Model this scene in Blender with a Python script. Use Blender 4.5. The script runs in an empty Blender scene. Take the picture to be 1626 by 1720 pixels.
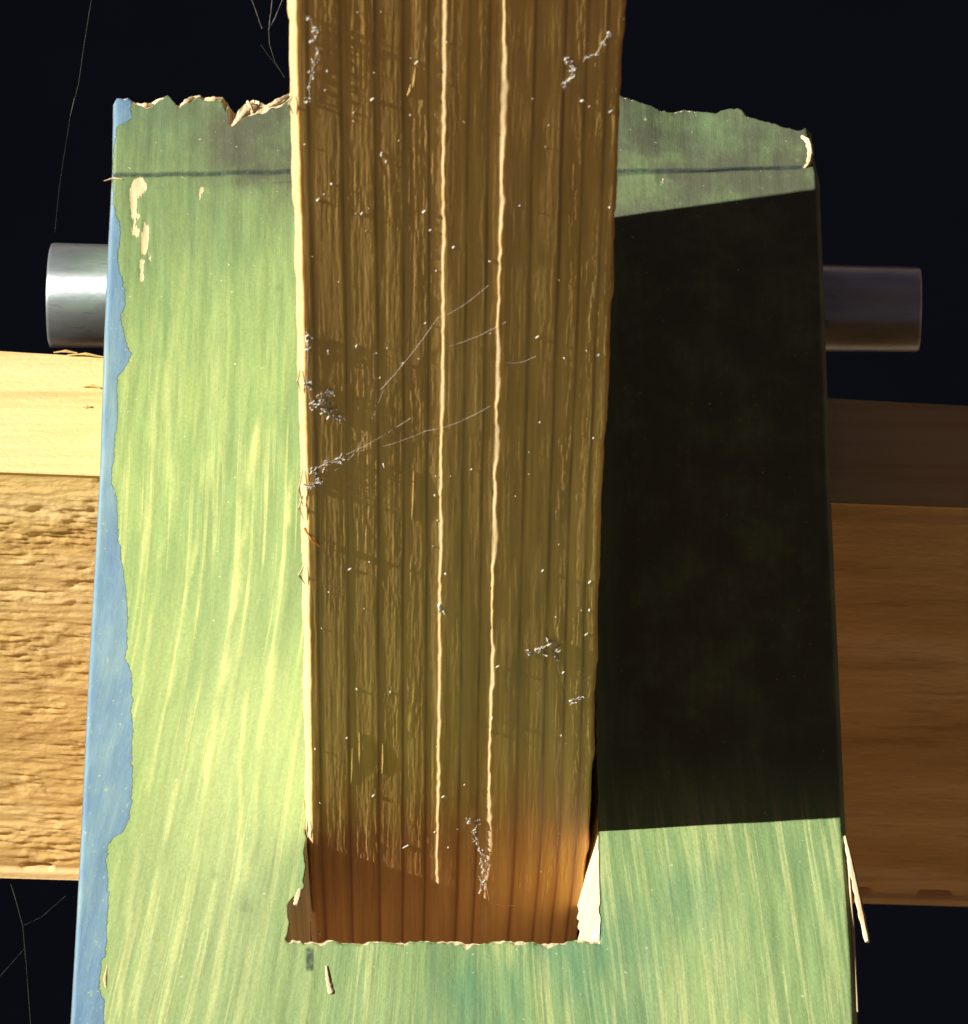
import bpy, math, random
import numpy as np
from mathutils import Vector

random.seed(7)
rng = np.random.default_rng(11)
S = bpy.context.scene
C = S.collection
K = 1.0e-4                      # metres per unit of the working grid (a tenth of a millimetre)

# ------------------------------------------------------------------ camera
W0, H0, F = 1626.0, 1720.0, 10765.0
TH = math.radians(50.1)         # the camera looks down by this much
DIST = F                        # in grid units
cam_d = bpy.data.cameras.new('camera'); cam = bpy.data.objects.new('camera', cam_d); C.objects.link(cam)
CP = Vector((0, -math.cos(TH) * DIST, math.sin(TH) * DIST))
cam.location = CP * K
cam.rotation_euler = (math.pi / 2 - TH, 0, 0)
cam_d.sensor_fit = 'VERTICAL'; cam_d.sensor_height = 36; cam_d.lens = 36 * F / H0
cam_d.clip_start = 0.01; cam_d.clip_end = 300
cam_d.dof.use_dof = True; cam_d.dof.focus_distance = DIST * K; cam_d.dof.aperture_fstop = 130
S.camera = cam
RX = Vector((1, 0, 0)); FW = Vector((0, math.cos(TH), -math.sin(TH))); UP = Vector((0, math.sin(TH), math.cos(TH)))

def ray(px, py):
    return (RX * (px - W0 / 2) + UP * (H0 / 2 - py) + FW * F)
def onz(px, py, z=0.0):         # measured point -> where it lies on a level plane
    r = ray(px, py); t = (z - CP.z) / r.z; return CP + r * t
def ony(px, py, y):             # measured point -> where it lies on an upright plane facing the camera
    r = ray(px, py); t = (y - CP.y) / r.y; return CP + r * t

# ------------------------------------------------------------------ world, sun, exposure
ELEV = math.radians(30.0); PHI = math.radians(4.3)
d = Vector((math.cos(ELEV) * math.cos(PHI), math.cos(ELEV) * math.sin(PHI), -math.sin(ELEV)))
w = bpy.data.worlds.new('World'); S.world = w; w.use_nodes = True
nt = w.node_tree; bg = nt.nodes['Background']; sky = nt.nodes.new('ShaderNodeTexSky')
sky.sky_type = 'NISHITA'; sky.sun_disc = False; sky.sun_elevation = ELEV
sky.sun_rotation = math.atan2(-d.x, -d.y)
nt.links.new(sky.outputs[0], bg.inputs[0]); bg.inputs[1].default_value = 0.005
bg2 = nt.nodes.new('ShaderNodeBackground'); bg2.inputs[0].default_value = (1.0, .56, .50, 1); bg2.inputs[1].default_value = 0.022   # dim even warm fill, added on top of the sky
ad = nt.nodes.new('ShaderNodeAddShader'); nt.links.new(bg.outputs[0], ad.inputs[0]); nt.links.new(bg2.outputs[0], ad.inputs[1])
nt.links.new(ad.outputs[0], nt.nodes['World Output'].inputs[0])
sl = bpy.data.lights.new('sun', 'SUN'); sl.energy = 5.0; sl.angle = math.radians(0.5); sl.color = (1.0, 0.96, 0.88)
so = bpy.data.objects.new('sun', sl); C.objects.link(so); so.location = (-2, -0.2, 1.2)
so.rotation_euler = d.to_track_quat('-Z', 'Y').to_euler()
S.view_settings.view_transform = 'Standard'; S.view_settings.look = 'None'
S.view_settings.exposure = 0.92; S.view_settings.gamma = 1
S.render.engine = 'CYCLES'

# ------------------------------------------------------------------ helpers
def vnoise(x, y, seed=0):       # smooth value noise, numpy arrays in, -1..1 out
    xi = np.floor(x).astype(np.int64); yi = np.floor(y).astype(np.int64)
    fx = x - xi; fy = y - yi
    fx = fx * fx * fx * (fx * (fx * 6 - 15) + 10); fy = fy * fy * fy * (fy * (fy * 6 - 15) + 10)
    def h(a, b):
        n = (a * 374761393 + b * 668265263 + seed * 2246822519) & 0xffffffff
        n = ((n ^ (n >> 13)) * 1274126177) & 0xffffffff
        n = (n ^ (n >> 16)) & 0xffff
        return n / 32767.5 - 1.0
    return ((h(xi, yi) * (1 - fx) + h(xi + 1, yi) * fx) * (1 - fy) +
            (h(xi, yi + 1) * (1 - fx) + h(xi + 1, yi + 1) * fx) * fy)
def fbm(x, y, seed=0, o=4):
    r = 0; a = 1; s = 0
    for i in range(o):
        r = r + a * vnoise(x * 2 ** i, y * 2 ** i, seed + i * 17); s += a; a *= .5
    return r / s
def sstep(a, b, x):
    t = np.clip((x - a) / (b - a), 0, 1); return t * t * (3 - 2 * t)

def mesh_obj(name, co, faces, mat, parent=None, attrs=None, smooth=True, loc=None):
    me = bpy.data.meshes.new(name)
    co = np.asarray(co, dtype=float) * K
    off = np.array(loc) if loc is not None else 0
    if loc is not None: co = co - off
    me.from_pydata(co.tolist(), [], faces)
    me.materials.append(mat)
    if attrs:
        for k, v in attrs.items():
            a = me.attributes.new(k, 'FLOAT', 'POINT'); a.data.foreach_set('value', np.asarray(v, dtype=np.float32))
    me.polygons.foreach_set('use_smooth', [smooth] * len(me.polygons))
    me.update()
    o = bpy.data.objects.new(name, me); C.objects.link(o)
    if loc is not None: o.location = loc
    if parent is not None:
        o.parent = parent
        if loc is None: o.location = -Vector(parent.location)
    return o
def tag(o, label, cat, group=None):
    o['label'] = label; o['category'] = cat
    if group: o['group'] = group
    return o
def grid_faces(nr, nc, skip=None, flip=False):
    i = np.arange(nr - 1)[:, None] * nc + np.arange(nc - 1)[None, :]
    f = np.stack([i, i + 1, i + nc + 1, i + nc], -1)
    if flip: f = f[..., ::-1]
    if skip is not None: f = f[~skip]
    return f.reshape(-1, 4).tolist()

class NT:
    def __init__(s, name):
        s.m = bpy.data.materials.new(name); s.m.use_nodes = True; s.t = s.m.node_tree
        s.b = s.t.nodes['Principled BSDF']
    def n(s, t, **kw):
        nd = s.t.nodes.new(t)
        for k, v in kw.items():
            if k.startswith('i_'): nd.inputs[int(k[2:]) if k[2:].isdigit() else k[2:].replace('_', ' ')].default_value = v
            else: setattr(nd, k, v)
        return nd
    def l(s, a, b): s.t.links.new(a, b)
    def attr(s, name): return s.n('ShaderNodeAttribute', attribute_name=name).outputs['Fac']
    def noise(s, scale, stretch=(1, 1, 1), detail=4, rough=.55, dist=0, rot=(0, 0, 0)):
        tc = s.n('ShaderNodeTexCoord'); mp = s.n('ShaderNodeMapping'); s.l(tc.outputs['Object'], mp.inputs[0])
        mp.inputs['Scale'].default_value = stretch; mp.inputs['Rotation'].default_value = rot
        nz = s.n('ShaderNodeTexNoise'); s.l(mp.outputs[0], nz.inputs['Vector'])
        nz.inputs['Scale'].default_value = scale; nz.inputs['Detail'].default_value = detail
        nz.inputs['Roughness'].default_value = rough; nz.inputs['Distortion'].default_value = dist
        return nz.outputs['Fac']
    def ramp(s, f, stops):
        r = s.n('ShaderNodeValToRGB'); e = r.color_ramp.elements
        while len(e) < len(stops): e.new(.5)
        for q, (p, c) in zip(e, stops):
            q.position = p; q.color = (*c, 1) if len(c) == 3 else c
        s.l(f, r.inputs[0]); return r.outputs[0]
    def rng(s, f, a, b, c=0, d_=1, smooth=True):
        m = s.n('ShaderNodeMapRange'); m.interpolation_type = 'SMOOTHSTEP' if smooth else 'LINEAR'
        m.inputs['From Min'].default_value = a; m.inputs['From Max'].default_value = b
        m.inputs['To Min'].default_value = c; m.inputs['To Max'].default_value = d_
        s.l(f, m.inputs['Value']); return m.outputs[0]
    def mix(s, f, a, b, mode='MIX'):
        m = s.n('ShaderNodeMix', data_type='RGBA', blend_type=mode)
        if isinstance(f, (int, float)): m.inputs[0].default_value = f
        else: s.l(f, m.inputs[0])
        for v, k in ((a, 6), (b, 7)):
            if isinstance(v, tuple): m.inputs[k].default_value = (*v, 1)
            else: s.l(v, m.inputs[k])
        return m.outputs[2]
    def math(s, op, a, b=0.0):
        m = s.n('ShaderNodeMath', operation=op)
        for v, k in ((a, 0), (b, 1)):
            if isinstance(v, (int, float)): m.inputs[k].default_value = v
            else: s.l(v, m.inputs[k])
        return m.outputs[0]
    def bump(s, h, dist, strength=1.0, prev=None):
        b = s.n('ShaderNodeBump'); b.inputs['Strength'].default_value = strength; b.inputs['Distance'].default_value = dist
        s.l(h, b.inputs['Height'])
        if prev: s.l(prev, b.inputs['Normal'])
        return b.outputs[0]
    def sss(s, wgt, r, scale):
        s.b.inputs['Subsurface Weight'].default_value = wgt
        s.b.inputs['Subsurface Radius'].default_value = r
        s.b.inputs['Subsurface Scale'].default_value = scale

# ------------------------------------------------------------------ materials
# near-black colour for the background's shade
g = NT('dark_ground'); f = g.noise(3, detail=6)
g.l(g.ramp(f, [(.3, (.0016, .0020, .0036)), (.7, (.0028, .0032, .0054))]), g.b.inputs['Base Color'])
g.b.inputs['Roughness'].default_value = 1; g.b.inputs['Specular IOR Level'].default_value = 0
M_shade = g.m

g = NT('dry_sand')
g.l(g.ramp(g.noise(14, detail=8, rough=.65), [(.3, (.21, .132, .080)), (.7, (.29, .190, .118))]), g.b.inputs['Base Color'])
g.b.inputs['Roughness'].default_value = 1; g.b.inputs['Specular IOR Level'].default_value = 0
g.l(g.bump(g.noise(60, detail=8, rough=.7), .01, .6), g.b.inputs['Normal'])
M_bounce_sand = g.m

# bare pine, lit cream (torn fibres, splinters)
r = NT('raw_pine'); f = r.noise(900, (1, .12, .3), 4)
r.l(r.ramp(f, [(.3, (.46, .32, .17)), (.65, (.76, .62, .40))]), r.b.inputs['Base Color'])
r.b.inputs['Roughness'].default_value = .8; r.b.inputs['Specular IOR Level'].default_value = .15
M_raw = r.m

# green and blue painted board
p = NT('green_painted_wood')
tcw = p.n('ShaderNodeCombineXYZ'); p.l(p.attr('gx'), tcw.inputs[0]); p.l(p.attr('gy'), tcw.inputs[1])
def pn(sx, sy, scale, detail=4, rough=.55, dist=0):
    mp = p.n('ShaderNodeMapping'); p.l(tcw.outputs[0], mp.inputs[0]); mp.inputs['Scale'].default_value = (sx, sy, 1)
    nz = p.n('ShaderNodeTexNoise'); p.l(mp.outputs[0], nz.inputs[0]); nz.inputs['Scale'].default_value = scale
    nz.inputs['Detail'].default_value = detail; nz.inputs['Roughness'].default_value = rough; nz.inputs['Distortion'].default_value = dist
    return nz.outputs['Fac']
big = pn(1, .35, 3.2, 3)
base = p.ramp(big, [(.30, (.175, .275, .130)), (.50, (.255, .375, .150)), (.72, (.365, .485, .175))])
gr = pn(1, .05, 26, 5, .6)
base = p.mix(p.rng(gr, .42, .72, 0, .6), base, (.36, .48, .17))
ln = pn(1, .018, 52, 4, .6)
base = p.mix(p.math('MULTIPLY', p.math('MULTIPLY', p.rng(ln, .50, .56), p.rng(ln, .66, .57)), p.math('MULTIPLY', p.attr('lines'), p.rng(pn(1, .5, 5, 3), .35, .6, .1, .9))), base, (.56, .62, .26))
gr2 = pn(1, .08, 75, 3, .6)
base = p.mix(p.rng(gr2, .35, .65, .28, 0), base, (.070, .165, .075))
base = p.mix(p.rng(p.attr('streak'), .05, 1, 0, .9), base, (.60, .66, .27))
teal = p.math('MULTIPLY', p.attr('teal'), p.rng(pn(1, .5, 6, 3), .35, .65))
pale = p.math('MULTIPLY', p.attr('pale'), p.rng(pn(1, .25, 12, 4, .6), .3, .65, .45, 1))
base = p.mix(pale, base, (.52, .60, .27))
base = p.mix(teal, base, (.10, .26, .15))
dirt_shade = p.math('MULTIPLY', p.attr('dirt'), p.rng(pn(1, .8, 9, 5, .65), .30, .62, .50, 1))
base = p.mix(dirt_shade, base, (.110, .115, .075))
mott = pn(1, .6, 60, 5, .7)
base = p.mix(p.rng(mott, .55, .8, 0, .35), base, (.36, .44, .20))
base = p.mix(p.rng(pn(1, .7, 170, 4, .7), .3, .7, .22, 0), base, (.07, .13, .06))
# pencil line
pe = p.math('MULTIPLY', p.attr('pencil'), p.rng(pn(1, 1, 70, 4, .7), .25, .6, .45, 1))
base = p.mix(p.math('MULTIPLY', pe, .85), base, (.030, .045, .045))
# blue coat showing along the edge
bl = p.ramp(pn(1, .3, 18, 5, .6), [(.3, (.115, .215, .35)), (.5, (.16, .28, .38)), (.75, (.24, .37, .38))])
bl = p.mix(p.rng(mott, .5, .75, 0, .35), bl, (.27, .38, .36)); bl = p.mix(p.rng(gr2, .4, .65, .25, 0), bl, (.09, .17, .27))
bl = p.mix(p.rng(p.attr('rim'), .2, 1, 0, .8), bl, (.42, .44, .40))
bl = p.mix(p.rng(pn(1, .6, 55, 5, .7), .62, .66, 0, .8), bl, (.28, .42, .24)); bl = p.mix(p.rng(pn(1, .3, 130, 4, .7), .66, .70, 0, .7), bl, (.55, .58, .50))
bmask = p.rng(p.math('ADD', p.attr('blue'), p.math('MULTIPLY', p.math('SUBTRACT', pn(1, .7, 65, 6, .75), .5), .95)), -.03, .05)
base = p.mix(bmask, base, bl)
# bare wood where the paint is torn away
rawc = p.ramp(pn(1, .08, 120, 5, .7), [(.3, (.50, .38, .19)), (.65, (.82, .70, .44))])
rmask = p.rng(p.math('ADD', p.attr('raw'), p.math('MULTIPLY', p.math('SUBTRACT', pn(1, .35, 75, 5, .7), .5), p.math('MULTIPLY', p.rng(p.attr('raw'), .02, .3), 2.6))), .48, .62)
base = p.mix(rmask, base, rawc)
# pale specks of grit and bare pinholes
sp = pn(1, 1, 110, 2, .5)
base = p.mix(p.rng(sp, .72, .76, 0, .8), base, (.62, .62, .42))
p.l(base, p.b.inputs['Base Color'])
p.l(p.rng(rmask, 0, 1, .50, .85), p.b.inputs['Roughness'])
p.b.inputs['Specular IOR Level'].default_value = .30
nb = p.bump(gr, .00022, .8); nb = p.bump(gr2, .00005, .6, nb); nb = p.bump(bmask, .00016, 1.0, nb); nb = p.bump(mott, .00012, .8, nb); nb = p.bump(pn(1, .5, 220, 4, .7), .00004, .7, nb); nb = p.bump(rmask, .00012, .8, nb)
p.l(nb, p.b.inputs['Normal'])
M_board = p.m

# brown oiled post
q = NT('brown_post_wood')
fine = q.noise(1500, (1, 1, .035), 4, .6)
mid = q.noise(260, (1, 1, .06), 4, .6)
c = q.ramp(mid, [(.3, (.58, .355, .088)), (.7, (.84, .58, .185))])
c = q.mix(q.rng(fine, .35, .65, .22, 0), c, (.26, .13, .04))
c = q.mix(q.rng(q.noise(620, (1, 1, .012), 5, .65), .40, .62, .35, 0), c, (.24, .12, .035))
c = q.mix(q.rng(q.noise(3000, (1, 1, .30), 3, .6), .58, .74, 0, .45), c, (.62, .46, .20))
c = q.mix(q.math('MULTIPLY', q.attr('late'), q.rng(q.noise(420, (1, 1, .10), 4, .6), .3, .65, .25, .68)), c, (.19, .080, .022))
c = q.mix(q.math('MULTIPLY', q.attr('foot'), .55), c, q.ramp(mid, [(.3, (.40, .165, .036)), (.7, (.66, .34, .095))]))  # reddish glow bounced inside the slot, tinted into the post's lower wood
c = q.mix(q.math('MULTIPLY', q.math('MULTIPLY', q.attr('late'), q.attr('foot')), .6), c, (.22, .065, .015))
c = q.mix(q.math('MULTIPLY', q.attr('bare'), q.rng(q.noise(900, (1, 1, .2), 3), .25, .6, .6, 1)), c, (.80, .62, .36))
stain = q.noise(90, (1, 1, .5), 4, .6)
c = q.mix(q.rng(stain, .60, .80, 0, .40), c, (.22, .20, .09))
q.l(c, q.b.inputs['Base Color'])
q.b.inputs['Roughness'].default_value = .42; q.b.inputs['Specular IOR Level'].default_value = .4
q.l(q.bump(q.noise(2400, (1, 1, .22), 5, .7), .00006, .8), q.b.inputs['Normal'])
q.sss(.35, (1.0, .36, .08), .0011)
M_post = q.m

# rough sawn rail
v = NT('rough_sawn_pine')
c = v.ramp(v.noise(90, (.12, 1, 1), 5, .6), [(.25, (.52, .315, .105)), (.5, (.68, .46, .175)), (.75, (.84, .63, .31))])
c = v.mix(v.rng(v.noise(420, (.08, 1, 1), 4, .6), .5, .7, 0, .35), c, (.28, .13, .04))
c = v.mix(v.math('MULTIPLY', v.attr('fresh'), .80), c, v.ramp(v.noise(240, (.05, 1, 1), 6, .7), [(.3, (.62, .40, .17)), (.5, (.78, .58, .29)), (.7, (.84, .66, .37))]))
v.l(c, v.b.inputs['Base Color']); v.b.inputs['Roughness'].default_value = .75; v.b.inputs['Specular IOR Level'].default_value = .2
v.l(v.bump(v.noise(1500, (.4, 1, 1), 6, .7), .0003, .8), v.b.inputs['Normal'])
M_rail = v.m

# steel rod
s_ = NT('dull_steel')
c = s_.ramp(s_.noise(300, (.3, 1, 1), 5, .6), [(.3, (.46, .52, .56)), (.7, (.66, .73, .78))])
c = s_.mix(s_.rng(s_.noise(420, (.6, 1, 1), 6, .7), .60, .72, 0, .65), c, (.16, .11, .075))
c = s_.mix(s_.rng(s_.noise(1500, (.1, 1, 1), 5, .7), .60, .70, 0, .5), c, (.20, .21, .22))
s_.l(c, s_.b.inputs['Base Color']); s_.b.inputs['Metallic'].default_value = .85
s_.l(s_.rng(s_.noise(180, (.5, 1, 1), 5), .3, .7, .40, .52), s_.b.inputs['Roughness'])
tn = s_.n('ShaderNodeTangent'); tn.direction_type = 'RADIAL'; tn.axis = 'X'
s_.l(tn.outputs[0], s_.b.inputs['Tangent']); s_.b.inputs['Anisotropic'].default_value = .82; s_.b.inputs['Anisotropic Rotation'].default_value = .25
s_.l(s_.bump(s_.noise(260, (1, 1, 1), 6, .7), .00008, .7), s_.b.inputs['Normal'])
M_steel = s_.m

# cobweb
k_ = NT('cobweb_silk'); k_.b.inputs['Base Color'].default_value = (.66, .63, .57, 1); k_.b.inputs['Roughness'].default_value = .5
M_web = k_.m
k_ = NT('dusty_old_web'); k_.b.inputs['Base Color'].default_value = (.11, .11, .115, 1); k_.b.inputs['Roughness'].default_value = .8
M_oldweb = k_.m
k_ = NT('pale_frass'); k_.l(k_.ramp(k_.noise(700, detail=3), [(.3, (.60, .55, .45)), (.7, (.85, .84, .80))]), k_.b.inputs['Base Color'])
k_.b.inputs['Roughness'].default_value = .8
M_frass = k_.m

# ------------------------------------------------------------------ added sand for bounce light, near-black sheet for shade
gs = 40 / K
GZ = -7000
mo = mesh_obj('ground', [(-gs, -gs, GZ), (gs, -gs, GZ), (gs, gs, GZ), (-gs, gs, GZ)], [(0, 1, 2, 3)], M_bounce_sand, smooth=False)  # sand added out of view; its bounced sunlight warms the shaded wood
mo['kind'] = 'structure'
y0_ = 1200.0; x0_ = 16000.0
shade_sheet = mesh_obj('dark_floor', [(-x0_, y0_, GZ + 40), (x0_, y0_, GZ + 40), (x0_, 60000, GZ + 40), (-x0_, 60000, GZ + 40), (-x0_, y0_, GZ + 1), (x0_, y0_, GZ + 1), (x0_, 60000, GZ + 1), (-x0_, 60000, GZ + 1)],
               [(0, 1, 2, 3), (4, 5, 1, 0), (5, 6, 2, 1), (6, 7, 3, 2), (7, 4, 0, 3)], M_shade, smooth=False)
shade_sheet['kind'] = 'structure'  # near-black sheet, its colour standing for the unlit background

# ------------------------------------------------------------------ the green board
T = 200.0
def pl(pts, z=0.0): return [onz(a, b, z) for a, b in pts]
sil_l = pl([(192, 100), (190, 174), (188, 290), (182, 400), (175, 560), (168, 780), (158, 960), (147, 1160), (137, 1380), (128, 1550), (118, 1720), (106, 2000), (44, 3400)])
sil_r = pl([(1362, 100), (1363, 204), (1367, 223), (1372, 265), (1377, 290), (1378, 330), (1385, 500), (1395, 800), (1410, 1150), (1420, 1375), (1428, 1500), (1436, 1600), (1441, 1720), (1452, 2000), (1515, 3400)])
far_g = pl([(180, 176), (189, 176), (196, 168), (214, 165), (224, 174), (248, 180), (258, 174), (264, 168), (283, 162), (295, 176), (300, 181), (312, 174), (327, 165), (337, 163), (342, 169), (375, 169), (381, 176), (377, 196), (383, 208), (389, 211), (398, 203), (411, 194), (443, 190), (452, 184), (470, 177), (486, 165), (520, 160), (700, 155), (1000, 157),
            (1039, 159), (1060, 164), (1090, 171), (1124, 179), (1135, 176), (1150, 170), (1180, 173), (1204, 176), (1214, 171), (1225, 168), (1240, 169), (1248, 172), (1254, 180), (1261, 184), (1289, 192), (1305, 196), (1318, 201), (1341, 207), (1352, 203), (1362, 204), (1380, 206)])
far_o = pl([(180, 176), (189, 174), (196, 167), (214, 164), (224, 169), (248, 174), (258, 166), (264, 163), (283, 161), (295, 174), (300, 176), (312, 164), (327, 158), (337, 157), (342, 162), (375, 160), (383, 168), (389, 175), (396, 186), (400, 178), (411, 167), (425, 158), (440, 166), (446, 172), (460, 165), (470, 163), (486, 150), (520, 150), (700, 150), (1000, 154),
            (1039, 158), (1090, 170), (1124, 178), (1150, 169), (1204, 175), (1225, 167), (1248, 171), (1261, 183), (1289, 191), (1318, 200), (1341, 206), (1362, 203), (1380, 205)])
def interp(v, pts, key, val):
    a = sorted(pts, key=lambda q_: q_[key]); return np.interp(v, [q_[key] for q_ in a], [q_[val] for q_ in a])
YF = onz(1003, 1395).y                      # the post's front face
YN = onz(750, 1579).y                       # near lip of the slot
YB = onz(1035, 368).y                       # the post's back
XSL = onz(512, 1480).x; XSR = onz(1006, 1480).x
ynear = onz(800, 3300).y
n1, n2, n3 = 118, 164, 132
U = np.concatenate([np.linspace(0, 1, n1)[:-1], 1 + np.linspace(0, 1, n2)[:-1], 2 + np.linspace(0, 1, n3)])
rows = np.concatenate([np.linspace(ynear, onz(800, 1800).y, 24)[:-1], np.linspace(onz(800, 1800).y, YN, 87)[:-1], np.linspace(YN, YF + 40, 90)[:-1], np.linspace(YF + 40, YB + 30, 300)[:-1], np.linspace(0, 1, 70) + 1e6])
nr, nc = len(rows), len(U)
X = np.zeros((nr, nc)); Y = np.zeros((nr, nc)); RAW = np.zeros((nr, nc)); Z = np.zeros((nr, nc))
slotL = lambda y: XSL + 2.0 * vnoise(y / 14, y * 0 + 3, 5) - 24 * sstep(YF - 110, YF - 150, y) * 1.0
slotR = lambda y: XSR + 2.0 * vnoise(y / 18, y * 0 + 9, 6)
for i, yy in enumerate(rows):
    y = yy if yy < 1e5 else None
    ybase = y if y is not None else (YB + 30) + (yy - 1e6) * (interp(0, far_g, 0, 1) - YB - 30)
    xl = interp(ybase, sil_l, 1, 0); xr = interp(ybase, sil_r, 1, 0)
    sL = float(slotL(np.array([ybase]))[0]); sR = float(slotR(np.array([ybase]))[0])
    if ybase < YN - 1 or ybase > YB: sL = XSL - 24 * (ybase < YN); sR = XSR
    x = np.where(U <= 1, xl + U * (sL - xl), np.where(U <= 2, sL + (U - 1) * (sR - sL), sR + (U - 2) * (xr - sR)))
    X[i] = x; Y[i] = ybase
    if y is None:
        yg = interp(x, far_g, 0, 1) + 2.4 * vnoise(x / 13, x * 0, 141) + 1.5 * vnoise(x / 5, x * 0, 142); t = (yy - 1e6)
        xl2 = interp(yg, sil_l, 1, 0)
        if t < .97:
            tt = t / .955; Y[i] = (YB + 30) + min(tt, 1) * (yg - YB - 30)
        else:
            yo = np.maximum(interp(x, far_o, 0, 1), yg + .5)
            Y[i] = yo; Z[i] = -.25 * (yo - yg) - 1; RAW[i] = np.where(yo - yg > 3, 1.0, 0)
        if tt > .999: RAW[i] = np.maximum(RAW[i], np.where(interp(x, far_o, 0, 1) - yg > 3, 1, 0))
# jitter of the slot's near lip
jn = 4 * vnoise(X[109] / 22, X[109] * 0, 31) + 2 * vnoise(X[109] / 6, X[109] * 0, 33)
kr = np.exp(-((np.arange(nr) - 109) / 4.0) ** 2)[:, None]
mid = ((U >= 1) & (U <= 2))[None, :]
Y += kr * jn[None, :] * mid
lip = (np.abs(Y - (YN + jn[None, :])) < 1) * mid
lipw = 5 + 9 * np.clip(vnoise(X / 26, X * 0, 41), -.4, 1) + 5 * vnoise(X / 9, X * 0, 43)
RAW += mid * (Y <= YN + 6) * sstep(lipw + 1.5, lipw - 1.5, (YN + jn[None, :]) - Y)
Z -= mid * (Y <= YN + 6) * 4 * sstep(9, 0, (YN + jn[None, :]) - Y)
# measured coordinates of each vertex (for the paint marks)
D = CP.z / (CP.z)                            # level plane
den = (F / 1.0)
vx = X; vy = Y - CP.y; vz = -CP.z
dep = vy * FW.y + vz * FW.z
PX = W0 / 2 + F * vx / dep; PY = H0 / 2 - F * (vy * UP.y + vz * UP.z) / dep
# paint edge, distance from it
bb = [(100, 221), (172, 221), (201, 221), (214, 197), (250, 192), (330, 190), (346, 191), (377, 200), (400, 203), (438, 197), (469, 206), (500, 211), (512, 212), (530, 203), (556, 206), (575, 211), (592, 220), (605, 218), (615, 212), (634, 197), (683, 198), (730, 195), (775, 191), (806, 186), (826, 193), (852, 197), (914, 200), (990, 212), (1037, 215), (1101, 212), (1134, 222), (1203, 222), (1280, 222), (1346, 222), (1378, 216), (1398, 206), (1409, 190), (1420, 181), (1447, 179), (1508, 183), (1570, 179), (1600, 178), (1625, 170), (1660, 166), (1680, 176), (1704, 175), (2000, 168)]
bx = np.interp(PY, [a for a, b in bb], [b for a, b in bb])
BLUE = np.clip((bx - PX) / 20, -1, 1)
RIM = sstep(2.6, 0, PX - np.interp(PY, [174, 290, 400, 560, 780, 960, 1160, 1380, 1550, 1720], [190, 188, 182, 175, 168, 158, 147, 137, 128, 118]))
# yellow grain streaks
streaks = [
    (7, 1.0, [(640, 443), (618, 443), (744, 430), (867, 412), (1040, 388), (1183, 366), (1358, 338), (1468, 321), (1570, 301), (1690, 277), (1800, 255)]),
    (6, .9, [(1100, 418), (1285, 403), (1427, 402), (1468, 399), (1570, 378), (1704, 352), (1800, 335)]),
    (5, .8, [(1080, 345), (1134, 338), (1224, 317), (1337, 293), (1450, 268), (1600, 240), (1720, 225)]),
    (5, .8, [(1040, 305), (1081, 301), (1171, 281), (1358, 244), (1460, 228), (1560, 215), (1700, 200)]),
    (6, .7, [(800, 284), (883, 277), (944, 264), (1021, 258), (1101, 244), (1180, 236)]),
    (6, .7, [(790, 343), (883, 332), (960, 320), (1021, 307), (1120, 290)]),
    (7, .8, [(760, 492), (867, 484), (990, 474), (1100, 458), (1250, 436), (1400, 428), (1520, 408)]),
    (6, .7, [(1150, 500), (1300, 488), (1430, 474), (1560, 440), (1720, 400)]),
    (5, .6, [(1392, 1165), (1470, 1173), (1585, 1185), (1700, 1198), (1800, 1210)]),
    (5, .5, [(1431, 1108), (1546, 1119), (1643, 1129), (1760, 1140)]),
    (9, .5, [(1385, 1229), (1546, 1239), (1681, 1248), (1780, 1255)]),
    (4, .6, [(1385, 1316), (1546, 1323), (1662, 1328), (1780, 1332)]),
    (4, .5, [(1450, 1393), (1700, 1393), (1800, 1396)]),
    (4, .4, [(1395, 1040), (1540, 1052), (1720, 1066)]),
    (5, .45, [(1640, 600), (1760, 570)]), (5, .4, [(1620, 700), (1760, 690)]),
    (4, .5, [(560, 430), (640, 445), (720, 470)]), (4, .4, [(640, 350), (760, 372), (830, 390)]),
]
ST = np.zeros_like(X)
for wd, amp, pts in streaks:
    sx = np.interp(PY, [a for a, b in sorted(pts)], [b for a, b in sorted(pts)])
    y0, y1 = pts[0][0], pts[-1][0]
    env = sstep(y0 - 10, y0 + 110, PY) * (1 - sstep(y1 - 60, y1 + 20, PY) * (y1 < 1700))
    wv = wd * 1.35 * (.8 + .35 * vnoise(PY / 70, PY * 0 + wd, 3))
    ST = np.maximum(ST, amp * env * np.exp(-((PX - sx + 3 * vnoise(PY / 40, PY * 0 + amp * 9, 8)) / wv) ** 2))
ST *= .55 + .6 * fbm(X / 30, Y / 90, 77)
# grain flow: leaning on the left, fanning on the right
py_s = np.linspace(100, 2100, 400)[::-1]; yy_s = np.array([onz(813, a).y for a in py_s])
slL = .135 * sstep(850, 1150, py_s); slR = -.085 * sstep(1200, 1500, py_s)
cum = lambda sl_: np.concatenate([[0], np.cumsum(.5 * (sl_[1:] + sl_[:-1]) * np.diff(yy_s))])
shL = np.interp(Y, yy_s, cum(slL)); shR = np.interp(Y, yy_s, cum(slR)); wx = sstep(430, 1060, PX)
lean = -(shL * (1 - wx) + shR * wx)
GX = (X + lean * 1.0 + 6 * vnoise(X / 160, Y / 420, 90)) / 1000; GY = Y / 1000
line_y = np.interp(PX, [188, 340, 488, 1040, 1200, 1345], [296, 293, 288, 287, 283, 279])
PEN = sstep(5.5, 2.0, np.abs(PY - line_y + 1.2 * vnoise(PX / 50, PX * 0, 12))) * (PX < 1346)
PEN = np.maximum(PEN, sstep(8, 5, np.abs(PX - 520)) * sstep(1588, 1596, PY) * sstep(1634, 1626, PY))
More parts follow.
